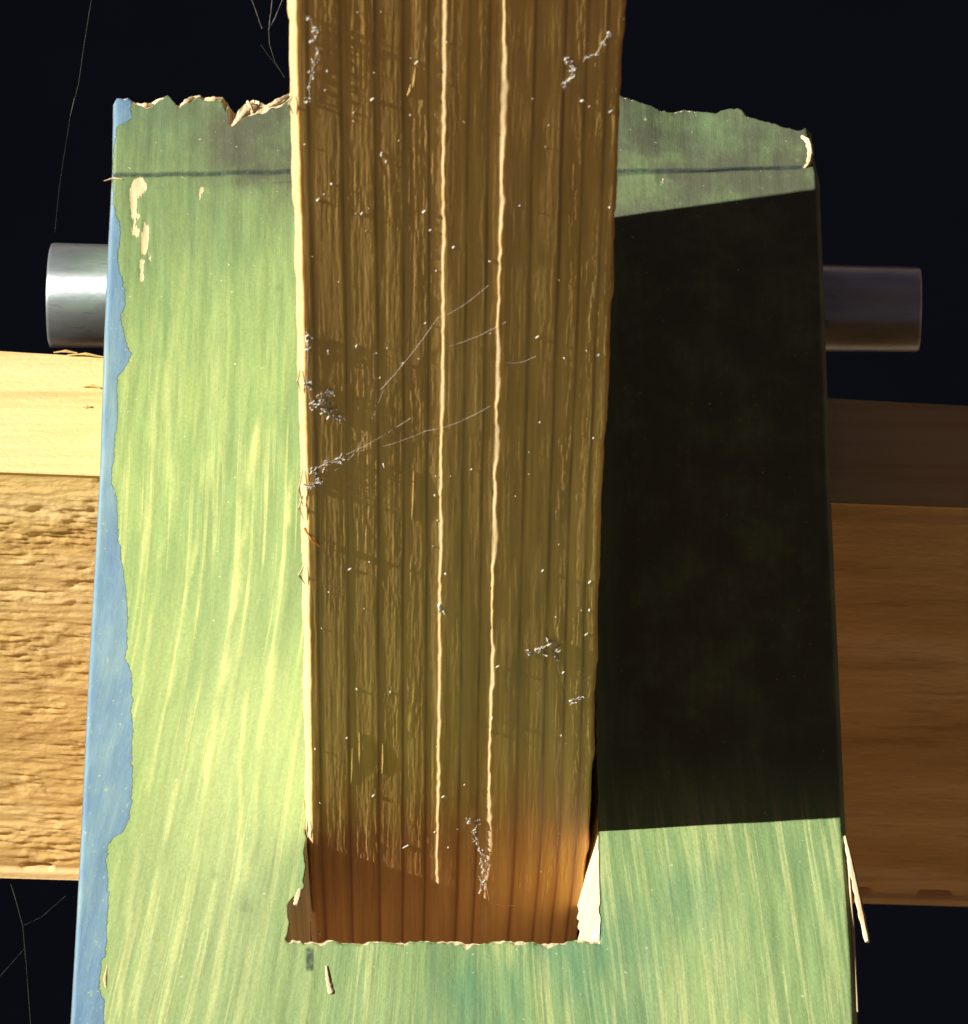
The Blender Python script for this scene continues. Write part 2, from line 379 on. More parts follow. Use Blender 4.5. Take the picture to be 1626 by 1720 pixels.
for cx, cy, rr in ((414, 1524, 12), (362, 1470, 7), (467, 483, 6)):
    PEN = np.maximum(PEN, .35 * np.exp(-(((PX - cx) ** 2 + (PY - cy) ** 2) / rr ** 2)))
DI_SH = np.clip(.85 * sstep(420, 200, PY) * sstep(330, 470, PX) + .25 * sstep(520, 260, PY) + .95 * (PX > 1000) * sstep(380, 330, PY) * sstep(1020, 1120, PX) + .45 * np.exp(-((PX - 380) / 130) ** 2) * sstep(330, 295, PY) , 0, 1)
DI_SH = np.clip(DI_SH + .12 * sstep(900, 300, PY) + .85 * sstep(980, 1060, PX) * sstep(300, 380, PY) * sstep(1390, 1250, PY), 0, 1)  # real dirt, plus the post's shadow browned into the board's colour
TE = np.clip(.9 * np.exp(-(((PX - 880) / 170) ** 2 + ((PY - 1660) / 130) ** 2)) + .5 * (PX > 1000) * sstep(1380, 1450, PY) * fbm(X / 60, Y / 200, 55) + .5 * sstep(300, 170, PY), 0, 1)
PA = .60 * np.exp(-(((PX - 400) / 170) ** 2 + ((PY - 1330) / 330) ** 2)) + .35 * np.exp(-(((PX - 250) / 200) ** 2 + ((PY - 1700) / 200) ** 2)) + .35 * np.exp(-(((PX - 1150) / 130) ** 2 + ((PY - 1640) / 120) ** 2)) + .25 * np.exp(-(((PX - 600) / 120) ** 2 + ((PY - 1690) / 60) ** 2))
# chips where both coats have gone
for cx, cy, ax, ay, am in ((237, 312, 9, 20, 1), (224, 330, 7, 30, .95), (228, 372, 8, 34, .8), (246, 388, 6, 24, .95), (243, 412, 6, 20, 1), (239, 452, 5, 24, .75), (252, 430, 3, 18, .7),
                           (1110, 300, 7, 12, .5), (340, 318, 7, 8, .6), (336, 330, 3, 9, .6)):
    RAW += am * np.exp(-(((PX - cx) / ax) ** 2 + ((PY - cy) / ay) ** 2) ** 1.5)
# relief of the face: gentle undulation, the rounded edge, brush marks, chips
dl = PX - np.interp(PY, [174, 290, 400, 560, 780, 960, 1160, 1380, 1550, 1720], [190, 188, 182, 175, 168, 158, 147, 137, 128, 118])
dr = np.interp(PY, [204, 265, 290, 500, 800, 1150, 1375, 1600, 1720], [1363, 1372, 1377, 1385, 1395, 1410, 1420, 1436, 1441]) - PX
Z += -5 * sstep(7, 0, dl) ** 2 - 10 * sstep(12, 0, dr) ** 2
Z += 2.2 * fbm(X / 240, Y / 600, 2, 2) + .9 * fbm(GX * 1000 / 26, Y / 260, 4, 3) - 1.6 * np.clip(RAW, 0, 1) + .5 * ST
Z -= 22 * sstep(350, 180, PY) ** 2 * sstep(1020, 1180, PX)          # the torn right corner sags
faces_skip = np.zeros((nr - 1, nc - 1), bool)
i0 = 109; i1 = 109 + 89 + 299 - 24
faces_skip[i0:i1, n1 - 1:n1 - 1 + n2 - 1] = True
co = np.stack([X, Y, Z], -1).reshape(-1, 3)
fc = grid_faces(nr, nc, faces_skip)
idx = lambda i, j: i * nc + j
co = co.tolist(); A = {'raw': RAW.ravel().tolist(), 'blue': BLUE.ravel().tolist(), 'rim': RIM.ravel().tolist(), 'streak': ST.ravel().tolist(), 'pencil': PEN.ravel().tolist(), 'dirt': DI_SH.ravel().tolist(), 'teal': TE.ravel().tolist(), 'pale': PA.ravel().tolist(), 'lines': ((.10 + .90 * sstep(480, 900, PY)) * np.where(PX > 760, sstep(1290, 1420, PY), 1)).ravel().tolist(), 'gx': GX.ravel().tolist(), 'gy': GY.ravel().tolist()}  # pale grain lines held back where the post's shadow falls
def add_v(pt, src, raw=1.0):
    co.append(list(pt))
    for k in A: A[k].append(A[k][src])
    A['raw'][-1] = raw; A['blue'][-1] = -1; A['pencil'][-1] = 0; A['streak'][-1] = 0; A['gy'][-1] = A['gy'][src] + .02
    return len(co) - 1
def skirt(loop, shift, depths=(3, 40, 110, T), raw=1.0, painted=False):
    prev = None
    for s in loop:
        base_p = co[s]
        c0 = add_v((base_p[0], base_p[1], base_p[2] - .3), s, raw)
        col = [c0]
        for dz in depths:
            sx, sy = shift(dz)
            col.append(add_v((base_p[0] + sx + .02 * dz * float(vnoise(np.array([base_p[1] / 9 + base_p[0] / 9]), np.array([dz / 40.]), 61)[0]), base_p[1] + sy, base_p[2] - dz), s, raw))
        if prev:
            for a in range(len(col) - 1): fc.append([prev[a], prev[a + 1], col[a + 1], col[a]])
            fc.append([plast, prev[0], col[0], s])
        prev = col; plast = s
jl, jr = n1 - 1, n1 - 1 + n2 - 1
skirt([idx(i, 0) for i in range(nr)], lambda z: (0, 0), raw=0)
skirt([idx(i, nc - 1) for i in range(nr)], lambda z: (-.02 * z, 0), raw=0)
skirt([idx(nr - 1, j) for j in range(nc)], lambda z: (0, .12 * min(z, 40)), raw=1)
skirt([idx(0, j) for j in range(nc)], lambda z: (0, 0))
skirt([idx(i, jr) for i in range(i0, i1 + 1)], lambda z: (-.15 * z + (1.5 if 0 < z < 50 else 0), 0))
skirt([idx(i, jl) for i in range(i0, i1 + 1)], lambda z: (.02 * z, 0))
skirt([idx(i0, j) for j in range(jl, jr + 1)], lambda z: (0, 0))
skirt([idx(i1, j) for j in range(jl, jr + 1)], lambda z: (0, 0))
# underside
u0 = len(co)
xl0, xr0 = interp(ynear, sil_l, 1, 0), interp(ynear, sil_r, 1, 0)
yfar = YB + 30 + 1.0 * (onz(800, 190).y - YB - 30); xl1, xr1 = interp(yfar, sil_l, 1, 0), interp(yfar, sil_r, 1, 0)
for pt in ((xl0, ynear), (XSL, ynear), (XSR, ynear), (xr0, ynear), (xl0 + 30, YN), (XSL, YN), (XSR, YN), (xr0 - 15, YN), (xl1 + 12, YB), (XSL, YB), (XSR, YB), (xr1 - 5, YB), (xl1 + 15, yfar), (XSL, yfar), (XSR, yfar), (xr1 - 15, yfar)):
    add_v((pt[0], pt[1], -T + 1), 0)
for r0 in range(3):
    for c0 in range(3):
        if r0 == 1 and c0 == 1: continue
        a = u0 + r0 * 4 + c0; fc.append([a, a + 4, a + 5, a + 1])
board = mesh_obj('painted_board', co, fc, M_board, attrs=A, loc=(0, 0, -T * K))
tag(board, 'green painted board with blue left edge and ragged top end, slotted around the post', 'board')

# splinters and curled flakes of the board
def sliver(name, pts, widths, thick, mat, parent, label=None, twist=0.0, nseg=14):
    pts = [Vector(p_) for p_ in pts]; co_ = []; fc_ = []
    ts = np.linspace(0, len(pts) - 1, nseg)
    for n_, t in enumerate(ts):
        a = min(int(t), len(pts) - 2); fr = t - a
        c_ = pts[a].lerp(pts[a + 1], fr); tg = (pts[a + 1] - pts[a]).normalized()
        wd = float(np.interp(t, range(len(widths)), widths)) * (1 + .18 * math.sin(n_ * 2.3))
        sd = tg.cross(Vector((math.sin(twist), -.3, math.cos(twist)))).normalized(); nn = sd.cross(tg).normalized()
        for sx, sz in ((-1, -.4), (-.35, .6), (.5, .5), (1, -.3), (0, -.9)):
            co_.append(c_ + sd * wd * .5 * sx + nn * thick * .5 * sz)
        if n_:
            b = (n_ - 1) * 5
            for q_ in range(5): fc_.append([b + q_, b + (q_ + 1) % 5, b + 5 + (q_ + 1) % 5, b + 5 + q_])
    fc_.append([0, 1, 2, 3, 4][::-1]); b = (nseg - 1) * 5; fc_.append([b, b + 1, b + 2, b + 3, b + 4])
    o = mesh_obj(name, [tuple(c_) for c_ in co_], fc_, mat, parent, smooth=False)
    if label: o['label'] = label
    return o
def zp(px, py, z): return onz(px, py, z)
sliver('splinter', [zp(1419, 1405, -4), zp(1427, 1440, 6), zp(1436, 1482, 12), zp(1445, 1525, 18), zp(1457, 1582, 26)], [4, 9, 10, 11, 8], 7, M_raw, board, 'long pale splinter sticking out from the right edge', nseg=22)
sliver('splinter', [zp(206, 301, 4), zp(190, 299, 3), zp(174, 304, 2)], [1, 4, 1], 3, M_raw, board)
sliver('splinter', [zp(1347, 229, -12), zp(1358, 236, -2), zp(1362, 255, 2), zp(1358, 275, 0), zp(1346, 288, -10)], [6, 12, 11, 9, 4], 8, M_raw, board, 'curled pale splinter at the torn right corner', nseg=18)
sliver('splinter', [zp(548, 1622, 0), zp(551, 1645, 1), zp(556, 1669, 1)], [3, 7, 9], 3, M_raw, board)
sliver('splinter', [zp(504, 1493, 3), zp(501, 1506, 7), zp(497, 1520, 4)], [6, 12, 8], 8, M_raw, board)
sliver('splinter', [zp(1424, 1436, -2), zp(1433, 1560, -8), zp(1440, 1700, -6)], [2, 5, 4], 3, M_raw, board)
sliver('splinter', [zp(178, 1660, 0), zp(176, 1645, 1), zp(180, 1622, 0)], [3, 6, 3], 4, M_raw, board)
for (a, b, c_, d__) in ((398, 206, 424, 172), (404, 192, 430, 178), (450, 180, 484, 160), (416, 170, 424, 190), (232, 177, 256, 176), (304, 178, 324, 163), (345, 166, 373, 166)):
    sliver('torn_fibre', [zp(a, b, -2), zp((a + c_) / 2, (b + d__) / 2 - 1, 3), zp(c_, d__, -1)], [6, 9 if d__ > 165 else 11, 6], 6, M_raw, board, nseg=8)

# ------------------------------------------------------------------ the upright post
def zof(py): return ony(800, py, YF).z
lsil = [(485, -60), (486, 60), (490, 200), (493, 320), (497, 450), (500, 560), (503, 700), (507, 850), (509, 1000), (512, 1200), (514, 1395), (519, 1480), (524, 1575), (527, 1640)]
rsil = [(1052, -60), (1048, 60), (1043, 150), (1036, 300), (1033, 400), (1025, 560), (1020, 680), (1012, 820), (1007, 950), (1004, 1060), (1000, 1180), (996, 1290), (991, 1395), (983, 1480), (971, 1575), (965, 1640)]
LP = [(ony(a, b, YF).z, ony(a, b, YF).x) for a, b in lsil][::-1]; RP = [(ony(a, b, YF).z, ony(a, b, YF).x) for a, b in rsil][::-1]
zt = 4600.0; zb = -1500.0
zs = np.concatenate([np.linspace(zb, -420, 8)[:-1], np.linspace(-420, 2420, 800)[:-1], np.linspace(2420, zt, 40)])
nu = 420
u = np.linspace(0, 1, nu)
ZZ, UU = np.meshgrid(zs, u, indexing='ij')
XRB = float(np.interp(0, [a for a, b in RP], [b for a, b in RP])); YAW = math.tan(math.radians(2.6))
def yface(x): return YF + (x - XRB) * YAW - 2
XL = np.interp(ZZ, [a for a, b in LP], [b for a, b in LP]); XR = np.interp(ZZ, [a for a, b in RP], [b for a, b in RP])
NL = 1.6 * vnoise(ZZ / 38, ZZ * 0, 21) + .8 * vnoise(ZZ / 11, ZZ * 0, 22)
NR = 1.8 * vnoise(ZZ / 50, ZZ * 0, 23) + .9 * vnoise(ZZ / 14, ZZ * 0, 24)
PXX = XL + UU * (XR - XL) + NL * np.exp(-UU * 45) + NR * np.exp(-(1 - UU) * 45)
uw = UU * 562                                   # width co-ordinate, 0..562
wob = 1.0 * vnoise(ZZ / 400, ZZ * 0 + 1, 50) + .35 * vnoise(ZZ / 90, ZZ * 0 + 2, 51)
H = np.zeros_like(UU)
def step(c0, wdt, h, decay, wb):               # a proud left-facing lip that falls away to the right
    t = uw - c0 - wb
    return h * sstep(0, wdt, t) * np.exp(-np.clip(t - wdt, 0, None) / decay)
r1w = wob * .7 + .9 * vnoise(ZZ / 16, ZZ * 0, 52); r2w = 1.3 * vnoise(ZZ / 170, ZZ * 0, 53) + .8 * vnoise(ZZ / 20, ZZ * 0, 54)
w1 = 6.2 + 2.6 * vnoise(ZZ / 60, ZZ * 0, 58); w2 = 8 + 4.5 * vnoise(ZZ / 75, ZZ * 0, 59) + 2 * vnoise(ZZ / 18, ZZ * 0, 60)
fade = sstep(-330, -120, ZZ)
H += step(257, w1, 3.0, 130, r1w) * (.35 + .65 * fade)
H += step(357, w2, 3.2 + .9 * vnoise(ZZ / 90, ZZ * 0, 63), 210, r2w) * (.35 + .65 * fade)
late = np.zeros_like(UU)
lines = [(31, 1.0, 5), (88, 1.6, 4), (145, 1.2, 4), (192, 1.3, 4), (236, .9, 4), (303, .7, 4), (338, .6, 4), (415, .8, 4.5), (466, 1.3, 4), (503, 1.3, 4), (537, .9, 4)]
for kx, (lc, dp, lw) in enumerate(lines):
    cw = lc + wob * .6 + .9 * vnoise(ZZ / 300, ZZ * 0 + kx, 70)
    t = uw - cw
    H += -.50 * dp * np.where(t < 0, sstep(-5, 0, t), np.exp(-t / 26.))
    late = np.maximum(late, np.exp(-((t + 1) / (lw * .8)) ** 2) * 1.0 + .30 * sstep(-22, -2, t) * (t < 0) + .0 * t)
rough = .12 + sstep(84, 96, uw) * (1 - sstep(236, 252, uw)) + sstep(462, 474, uw) + .45 * (uw < 84) * sstep(30, 50, uw) + .10 + .3 * sstep(300, 318, uw) * (1 - sstep(336, 352, uw))
rn = fbm(uw / 3.2, ZZ / 75.0, 80, 3); rn2 = fbm(uw / 2.2, ZZ / 15.0, 81, 2)
patch = .3 + .9 * sstep(-.3, .5, fbm(uw / 60, ZZ / 170, 83, 2))
H += rough * patch * (.44 * rn + .26 * rn2)
H += .5 * fbm(uw / 120, ZZ / 500, 84, 2)
H += .16 * fbm(uw / 5.0, ZZ / 120, 85, 3)
# arrises
eL = np.clip(1 - uw / 13.0, 0, 1); eR = np.clip(1 - (562 - uw) / 7.0, 0, 1)
H -= 15 * eL + 10 * eR ** 1.5
bare = .75 * sstep(14, 9, uw) * 1.0
bare = np.maximum(bare, .75 * fade * sstep(-1, 2, uw - 257 - r1w) * sstep(w1 + 1.5, w1 - 2, uw - 257 - r1w))
bare = np.maximum(bare, .75 * fade * sstep(-1, 2, uw - 357 - r2w) * sstep(w2 + 1.5, w2 - 2, uw - 357 - r2w))
late *= 1 - bare
LK = .21                                         # the back face leans away
rows_ = len(zs); ncol = nu + 4
P = np.zeros((rows_, ncol, 3))
P[:, 2:2 + nu, 0] = PXX; P[:, 2:2 + nu, 1] = yface(PXX) - H; P[:, 2:2 + nu, 2] = ZZ
yb = YB - 95 + LK * np.clip(zs, 0, None)
P[:, 1, 0] = PXX[:, 0] - .3; P[:, 1, 1] = yface(PXX[:, 0]) + 20; P[:, 0, 0] = PXX[:, 0] + 2; P[:, 0, 1] = yb
P[:, -2, 0] = PXX[:, -1] + .3; P[:, -2, 1] = YF + 13; P[:, -1, 0] = PXX[:, -1] - 4; P[:, -1, 1] = yb
for c_ in (0, 1, -2, -1): P[:, c_, 2] = zs
fcs = grid_faces(rows_, ncol)
for i in range(rows_ - 1): fcs.append([i * ncol + ncol - 1, i * ncol, (i + 1) * ncol, (i + 1) * ncol + ncol - 1])
base_i = (rows_ - 1) * ncol
fcs.append([base_i + k for k in range(ncol)]); fcs.append([k for k in range(ncol)][::-1])
pad = lambda a: np.concatenate([np.zeros((rows_, 2)) + (1.0 if a is bare else 0), a, np.zeros((rows_, 2))], 1).ravel()
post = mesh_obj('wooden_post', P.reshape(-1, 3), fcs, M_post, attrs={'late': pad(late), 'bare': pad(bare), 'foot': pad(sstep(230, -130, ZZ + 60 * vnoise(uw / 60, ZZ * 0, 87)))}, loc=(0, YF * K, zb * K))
tag(post, 'tall brown post with upright grain ridges standing through the slot of the green board', 'post')

# dust, frass and chips caught on the post's face
def blob_mesh(items, name, mat, **kw):
    co_, fc_ = [], []
    for (c_, ax, ay, az, rot) in items:
        b = len(co_); n_ = 6
        ca, sa = math.cos(rot), math.sin(rot)
        ring = []
        for lv, (rr, hh) in enumerate(((.75, -.5), (1, .1), (.55, .8))):
            for q_ in range(n_):
                an = q_ * 2 * math.pi / n_ + lv * .4; jit = 1 + random.uniform(-.3, .3)
                lx, lz = ax * rr * jit * math.cos(an), az * rr * jit * math.sin(an)
                co_.append((c_[0] + lx * ca - lz * sa, c_[1] - hh * ay, c_[2] + lx * sa + lz * ca))
        for lv in range(2):
            for q_ in range(n_):
                fc_.append([b + lv * n_ + q_, b + lv * n_ + (q_ + 1) % n_, b + (lv + 1) * n_ + (q_ + 1) % n_, b + (lv + 1) * n_ + q_])
        fc_.append([b + 12 + q_ for q_ in range(n_)]); fc_.append([b + q_ for q_ in range(n_)][::-1])
    return mesh_obj(name, co_, fc_, mat, smooth=True, **kw)
def fp(px, py, off=2.0):                         # a point just proud of the post's face
    v_ = ony(px, py, YF); i_ = min(max(int(np.searchsorted(zs, v_.z)), 0), len(zs) - 1)
    j_ = min(max(int(np.searchsorted(PXX[i_], v_.x)), 0), nu - 1)
    return (v_.x, yface(v_.x) - float(H[i_, j_]) - off * .16 - .25, v_.z)
items = []
for px, py, a, c_, ro in ((700, 93, 3, 5, -.6), (1046, 33, 3.5, 6, -.5), (978, 165, 7, 3, .1), (1013, 133, 6, 2.5, .4), (1026, 184, 2.5, 5, -.8), (1024, 346, 3, 4, 0),
                          (712, 344, 2.5, 5, -.8), (723, 375, 2, 4, -.6), (762, 403, 2.5, 4, -.7), (824, 429, 5, 4, .4), (553, 640, 9, 9, .3), (546, 668, 10, 4, .5), (562, 684, 5, 8, .7), (571, 682, 7, 2.5, -.5),
                          (516, 553, 4, 10, .1), (552, 575, 2, 7, 0), (599, 566, 2, 6, -.3), (677, 597, 2, 5, -.8), (948, 596, 3, 3, .4), (1006, 594, 5, 3.5, .4), (997, 733, 4, 2.5, .5), (907, 702, 3, 3, 0),
                          (903, 558, 2, 6, -.8), (526, 775, 7, 4, .7), (570, 760, 8, 3, .5), (525, 800, 10, 3, .7), (645, 768, 2, 9, .1), (731, 821, 4, 4, .3), (749, 951, 4, 4, .8), (739, 1008, 6, 13, 0), (747, 1016, 3, 8, .4),
                          (588, 940, 3, 6, -.8), (912, 951, 3, 4, -.6), (991, 974, 3, 5, -.5), (991, 1022, 3.5, 5, .2), (985, 1062, 2.5, 5, -.7), (836, 1108, 2, 5, -.8), (946, 1124, 2.5, 5, -.6), (600, 1142, 3, 4, 0), (656, 1149, 2, 4, 0),
                          (824, 1217, 3, 6, 0), (827, 1196, 3, 6, 0), (627, 1322, 2.5, 6, -.6), (748, 1326, 2.5, 6, -.6), (682, 1409, 3, 9, -.9), (745, 1325, 3, 5, -.7), (537, 1550, 4, 8, -.1), (672, 1568, 3, 5, 0), (753, 1411, 2, 3, 0),
                          (943, 1230, 2, 3, 0), (530, 1240, 2, 3, 0), (960, 1172, 7, 2.5, .4), (641, 246, 3, 6, 0), (649, 258, 2, 4, 0), (535, 318, 3, 5, -.6), (608, 343, 2, 5, -.4), (558, 292, 3, 3, 0), (626, 152, 3, 5, -.7), (550, 102, 3, 3, 0)):
    items.append((fp(px, py, .6), a * .62, 1.1, c_ * .85, ro))
for _ in range(60):
    px, py = random.uniform(512, 1000), random.uniform(0, 1480)
    items.append((fp(px, py, .5), random.uniform(.7, 1.4), .6, random.uniform(1.2, 3), random.uniform(-1, 1)))
dust = blob_mesh(items, 'dust_specks', M_frass, parent=post); dust['kind'] = 'stuff'
# lifted fibres along the left arris
for py, dx, n_ in ((175, -4, 16), (820, -4, 30), (852, -5, 20), (965, -6, 15), (1392, 2, 14), (640, -2, 18)):
    lx = np.interp(py, [b for a, b in lsil], [a for a, b in lsil])
    yl = YF - 24; q0 = ony(lx + 2, py - n_, yl + 6); q1 = ony(lx + dx, py, yl + 2); q2 = ony(lx + 3, py + n_, yl + 5)
    sliver('lifted_fibre', [q0, q1, q2], [1, 4, 1], 4, M_raw, post, nseg=7)
sliver('lifted_fibre', [fp(512, 872, 12), fp(524, 884, 22), fp(538, 899, 10)], [5, 4, 1.5], 3, M_post, post, nseg=7)
for a, b, c_, d__ in ((592, 1240, 590, 1300), (604, 1215, 603, 1275), (643, 1235, 642, 1285), (695, 780, 692, 860), (690, 130, 684, 148), (698, 100, 692, 140)):
    sliver('lifted_fibre', [fp(a, b, 0), fp((a + c_) / 2 + 1, (b + d__) / 2, 5), fp(c_, d__, 0)], [1, 3.5, 1.5], 1.6, M_post, post, nseg=8)

# ------------------------------------------------------------------ the cross rail under the board
zr = -T - 2
bk = [onz(0, 589, zr), onz(1626, 681, zr)]; fr = [onz(0, 792, zr), onz(1626, 852, zr)]
def lin(a, b, x): t = (x - a.x) / (b.x - a.x); return a.y + t * (b.y - a.y)
xa, xb = onz(-700, 700, zr).x, onz(2300, 700, zr).x
xs = np.concatenate([np.linspace(xa, onz(-10, 700, zr).x, 30)[:-1], np.linspace(onz(-10, 700, zr).x, onz(260, 700, zr).x, 150)[:-1], np.linspace(onz(260, 700, zr).x, onz(1380, 700, zr).x, 60)[:-1], np.linspace(onz(1380, 700, zr).x, onz(1640, 700, zr).x, 60)[:-1], np.linspace(onz(1640, 700, zr).x, xb, 30)])
HB = 838.0; TILT = .245
prof = []                                        # (kind, t)
nt_, nf_ = 34, 300
tt_ = np.concatenate([np.linspace(0, 1, nt_)[:-1], 1 + np.linspace(0, 1, nf_)])
XX, TT = np.meshgrid(xs, tt_, indexing='ij')
yback = bk[0].y + (XX - bk[0].x) / (bk[1].x - bk[0].x) * (bk[1].y - bk[0].y)
yfr = fr[0].y + (XX - fr[0].x) / (fr[1].x - fr[0].x) * (fr[1].y - fr[0].y)
ft = np.clip(TT - 1, 0, 1); top = TT <= 1
hb = 871 - 9 * (XX / 800)
YY = np.where(top, yback + TT * (yfr - yback), yfr - TILT * ft * hb)
ZR = np.where(top, zr, zr - ft * hb)
g1 = fbm(XX / 42, ft * HB / 8, 101, 3); g2 = fbm(XX / 60, ft * HB / 30, 103, 3); g3 = fbm(XX / 400, ft * HB / 16, 105, 3)
mask = sstep(0, .03, ft) * (1 - sstep(.955, .975, ft))
amp = (.55 + .45 * sstep(-.2, .4, fbm(XX / 90, ft * HB / 40, 107, 2)))
g4 = fbm(XX / 20, ft * HB / 5, 115, 3); g5 = np.abs(fbm(XX / 70, ft * HB / 7.5, 117, 2))
disp = mask * (2.2 * g1 * amp + 1.2 * g2 + 2.0 * g3 + 2.6 * g4 * amp ** 2 - 5.0 * g5 * amp + 1.5)
calm = 1 - .72 * sstep(400, 620, XX); disp = disp * calm
disp -= 5 * sstep(0, .012, ft) * (1 - sstep(.02, .05, ft))
disp -= 16 * np.exp(-((ft - .972 - .002 * vnoise(XX / 30, XX * 0, 109)) / .0045) ** 2) * sstep(-.5, .1, vnoise(XX / 45, XX * 0, 111))
disp += 6 * sstep(.976, .985, ft)
YY = YY - np.where(top, 0, disp)
ZR = ZR + np.where(top, .8 * fbm(XX / 120, TT * 9, 113, 3) - 1.5, 0) 
xe = len(xs); ne = len(tt_)
PR = np.stack([XX, YY, ZR], -1).reshape(-1, 3).tolist()
fr_ = grid_faces(xe, ne, flip=False)
fresh = np.where(top, 1.0, .9 * sstep(.972, .982, ft) + .0).ravel().tolist()
b0 = len(PR)
for i in range(xe):
    PR.append([xs[i], float(YY[i, 0]), float(ZR[i, -1])]); fresh.append(0)
for i in range(xe - 1):
    fr_.append([i * ne + ne - 1, (i + 1) * ne + ne - 1, b0 + i + 1, b0 + i]); fr_.append([i * ne, b0 + i, b0 + i + 1, (i + 1) * ne])
fr_.append([k for k in range(ne)] + [b0]); fr_.append([(xe - 1) * ne + k for k in range(ne)][::-1] + [b0 + xe - 1][:0] + [b0 + xe - 1])
rail = mesh_obj('wooden_rail', PR, fr_, M_rail, attrs={'fresh': fresh}, loc=(0, float(fr[0].y) * K, (zr - 910) * K))
tag(rail, 'horizontal pine rail with pale top and rough sawn front crossing below the green board', 'rail')
for px0, py0, px1, py1, dz in ((138, 649, 168, 651, 3), (139, 684, 150, 683, 2), (113, 596, 176, 600, 4), (90, 592, 130, 593, 3)):
    a_, b_ = onz(px0, py0, zr + 2), onz(px1, py1, zr + 2)
    sliver('splinter', [a_, (a_ + b_) / 2 + Vector((0, 2, dz)), b_], [2, 5, 3], 4, M_rail, rail, nseg=7)

# ------------------------------------------------------------------ the steel rod behind the rail
zc = -T - 100
cl = onz(84, 496, zc); cr = onz(1545, 520, zc)
rl, rr_ = 94.0, 76.0
ax = (cr - cl); L = ax.length; ax.normalize()
e1 = Vector((0, 0, 1)); e1 = (e1 - ax * e1.dot(ax)).normalized(); e2 = ax.cross(e1)
secs = [(0, rl * .55), (0, rl * .93), (2, rl * .985), (6, rl)] + [(6 + (L - 12) * t, rl + (rr_ - rl) * t) for t in np.linspace(0, 1, 24)[1:]] + [(L - 2, rr_ * .985), (L, rr_ * .95), (L, rr_ * .5)]
ns = 72; RC = []; RF = []
for (t, rad) in secs:
    for q_ in range(ns):
        an = q_ * 2 * math.pi / ns; RC.append(cl + ax * t + (e1 * math.cos(an) + e2 * math.sin(an)) * rad)
for i in range(len(secs) - 1):
    for q_ in range(ns): RF.append([i * ns + q_, i * ns + (q_ + 1) % ns, (i + 1) * ns + (q_ + 1) % ns, (i + 1) * ns + q_])
RF.append(list(range(ns))[::-1]); RF.append([(len(secs) - 1) * ns + q_ for q_ in range(ns)])
rod = mesh_obj('steel_rod', [tuple(c_) for c_ in RC], RF, M_steel, loc=tuple((cl + cr) / 2 * K))
tag(rod, 'dull grey steel rod, its cut ends showing on both sides of the green board', 'rod')

# ------------------------------------------------------------------ cobwebs
def web(name, strands, label, mat=M_web, group=None):
    co_, fc_ = [], []
    for pts, rad in strands:
        pts = [Vector(p_) for p_ in pts]; b = len(co_); m = 0
        nseg = max(6, 5 * (len(pts) - 1))
        for n_ in range(nseg + 1):
            t = n_ / nseg * (len(pts) - 1); a = min(int(t), len(pts) - 2)
            c_ = pts[a].lerp(pts[a + 1], t - a); tg = (pts[a + 1] - pts[a]).normalized()
            c_ = c_ + Vector((random.uniform(-1, 1), random.uniform(-1, 1), random.uniform(-1, 1))) * rad * .35
            s1 = tg.cross(Vector((.3, 1, .1))).normalized(); s2 = tg.cross(s1)
            rd = rad * random.uniform(.6, 1.3)
            for q_ in range(4):
                an = q_ * math.pi / 2; co_.append(c_ + (s1 * math.cos(an) + s2 * math.sin(an)) * rd)
            if n_:
                o_ = b + (n_ - 1) * 4
                for q_ in range(4): fc_.append([o_ + q_, o_ + (q_ + 1) % 4, o_ + 4 + (q_ + 1) % 4, o_ + 4 + q_])
    low = min(co_, key=lambda v_: v_[2])
    o = mesh_obj(name, [tuple(c_) for c_ in co_], fc_, mat, loc=tuple(Vector(low) * K))
    return tag(o, label, 'cobweb', 'cobwebs about the joint')
def by(px, py, y): return ony(px, py, y)
yw = YB + 60
web('cobweb', [([by(155, -10, yw), by(142, 70, yw), by(132, 140, yw), by(118, 195, yw)], .22), ([by(125, 165, yw), by(118, 195, yw)], .45), ([by(118, 195, yw), by(100, 310, yw), by(92, 390, yw)], .12)],
    'faint single web strand hanging down the dark left of the board above the rod', M_oldweb)
web('cobweb', [([by(420, -10, yw), by(432, 25, yw), by(440, 48, yw)], .9), ([by(458, -10, yw), by(455, 20, yw), by(451, 50, yw)], .8), ([by(478, -10, yw), by(462, 30, yw), by(451, 50, yw)], .7),
               ([by(451, 50, yw), by(453, 75, yw), by(462, 105, yw), by(478, 130, yw)], .55), ([by(438, 75, yw), by(450, 92, yw), by(470, 118, yw)], .35)],
    'branching clump of web hanging at the top left beside the post', M_oldweb)
yq = onz(60, 1600, zr).y
web('cobweb', [([by(18, 1485, yq), by(26, 1510, yq), by(38, 1555, yq)], .5), ([by(38, 1555, yq), by(44, 1620, yq), by(52, 1730, yq)], .22), ([by(38, 1555, yq), by(70, 1540, yq), by(110, 1505, yq)], .1), ([by(0, 1640, yq), by(44, 1590, yq)], .1)],
    'thin web strands below the left end of the rail', M_oldweb)
def F_(px, py, o=3): return Vector(fp(px, py, o))
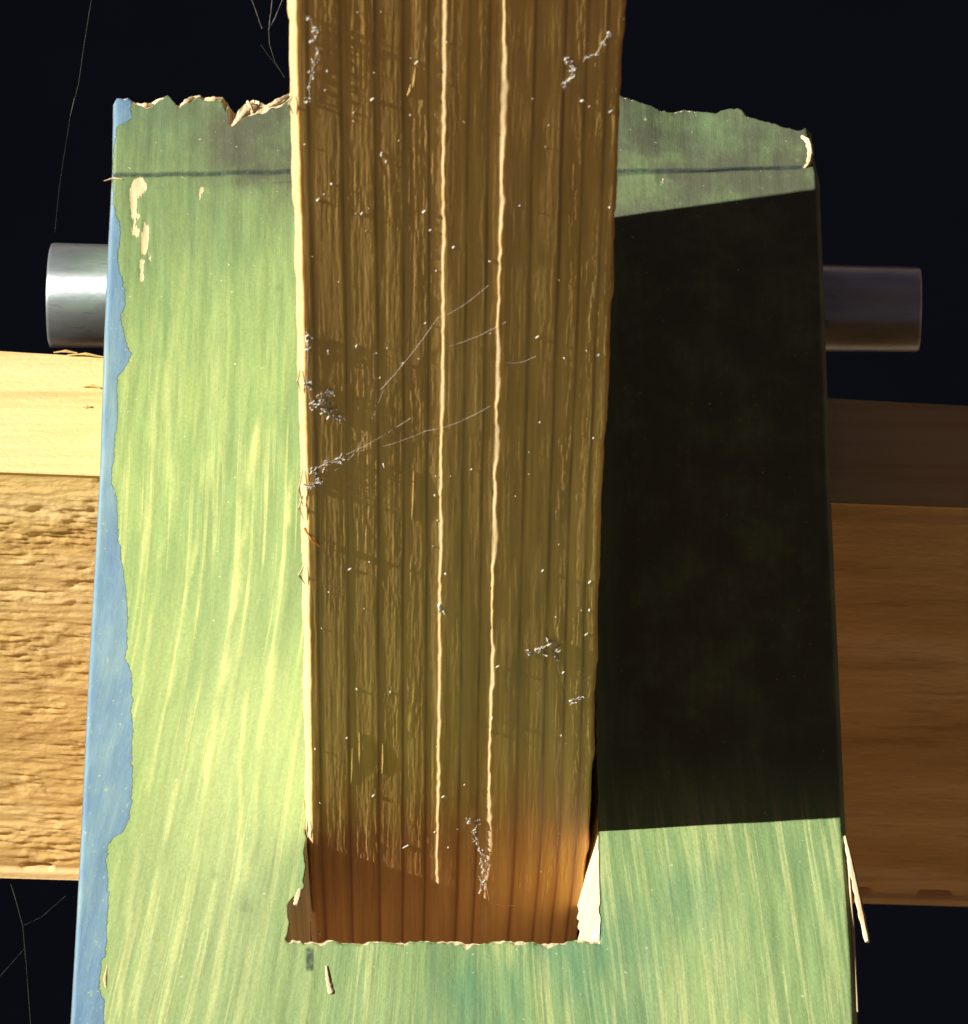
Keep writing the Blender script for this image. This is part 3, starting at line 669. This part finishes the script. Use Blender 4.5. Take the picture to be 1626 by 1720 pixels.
def tuft(spots, n, rad):                          # a tangle of fine short fibres along a few spots
    out = []; prev = None
    for (px, py, sp) in spots:
        for _ in range(max(4, n - 2)):
            a = F_(px + random.gauss(0, sp * .22), py + random.gauss(0, sp * .35), random.uniform(1, 6))
            pts = [a]; an = random.uniform(0, 6.28)
            for _k in range(random.randint(2, 4)):
                an += random.gauss(0, .9); st = sp * random.uniform(.15, .45)
                q_ = pts[-1] + Vector((math.cos(an) * st, random.uniform(-1.2, .6), math.sin(an) * st * 1.3)); pts.append(q_)
            out.append((pts, rad * random.uniform(.7, 2.4)))
        c_ = F_(px, py, 3)
        if prev is not None: out.append(([prev, c_], rad * .6))
        prev = c_
    return out
def thread(a, b, rad=.17, sag=5):
    ps = []
    for t in np.linspace(0, 1, 5): ps.append(F_(a[0] + (b[0] - a[0]) * t, a[1] + (b[1] - a[1]) * t + sag * math.sin(math.pi * t), 3))
    return (ps, rad)
web('cobweb', tuft([(519, 548, 8), (517, 570, 9), (516, 625, 9), (524, 660, 10), (540, 655, 13), (553, 643, 13), (552, 668, 14), (570, 682, 10)], 9, .55),
    'bright knot of web on the left half of the post, level with the steel rod')
web('cobweb', tuft([(520, 800, 10), (532, 790, 9), (526, 772, 8), (545, 762, 9), (572, 757, 7)], 8, .5) + [thread((515, 803), (600, 742)), thread((600, 742), (716, 712), .15), thread((545, 762), (690, 690), .15), thread((640, 640), (735, 523)), thread((600, 742), (650, 625), .12), thread((735, 523), (820, 470), .12), thread((716, 712), (824, 672), .15), thread((756, 568), (850, 530), .15), thread((735, 523), (756, 568), .1), thread((850, 598), (900, 590), .15)],
    'fine slanting web threads across the post below the bright knot')
web('cobweb', tuft([(958, 96, 8), (964, 112, 9), (952, 132, 10)], 9, .6) + tuft([(985, 92, 5), (1000, 88, 6), (1012, 70, 5), (1022, 54, 5)], 4, .45) + [thread((952, 132), (985, 92), .2, 0), thread((1000, 88), (1000, 118), .2, 0)],
    'small blue white tuft of web at the upper right of the post')
web('cobweb', tuft([(522, 12, 6), (527, 30, 7), (530, 48, 8), (533, 68, 7), (529, 86, 7), (524, 104, 7), (520, 125, 5), (521, 150, 7)], 6, .55),
    'string of pale web at the upper left of the post beside its lit edge')
web('cobweb', tuft([(890, 1088, 6), (908, 1084, 10), (922, 1074, 13), (932, 1084, 12), (936, 1098, 6)], 9, .55) + [thread((932, 1096), (958, 1172), .12)] + tuft([(960, 1172, 6), (975, 1167, 6)], 6, .5),
    'pale web scrap on the lower right of the post')
web('cobweb', tuft([(790, 1368, 6), (804, 1370, 6), (796, 1388, 7), (801, 1402, 8), (806, 1418, 8), (810, 1434, 8), (812, 1450, 8), (809, 1468, 7), (807, 1486, 5)], 7, .55) + [thread((812, 1440), (822, 1505), .3), thread((822, 1505), (865, 1512), .25, 2)],
    'twisted strip of web hanging on the foot of the post near the slot')
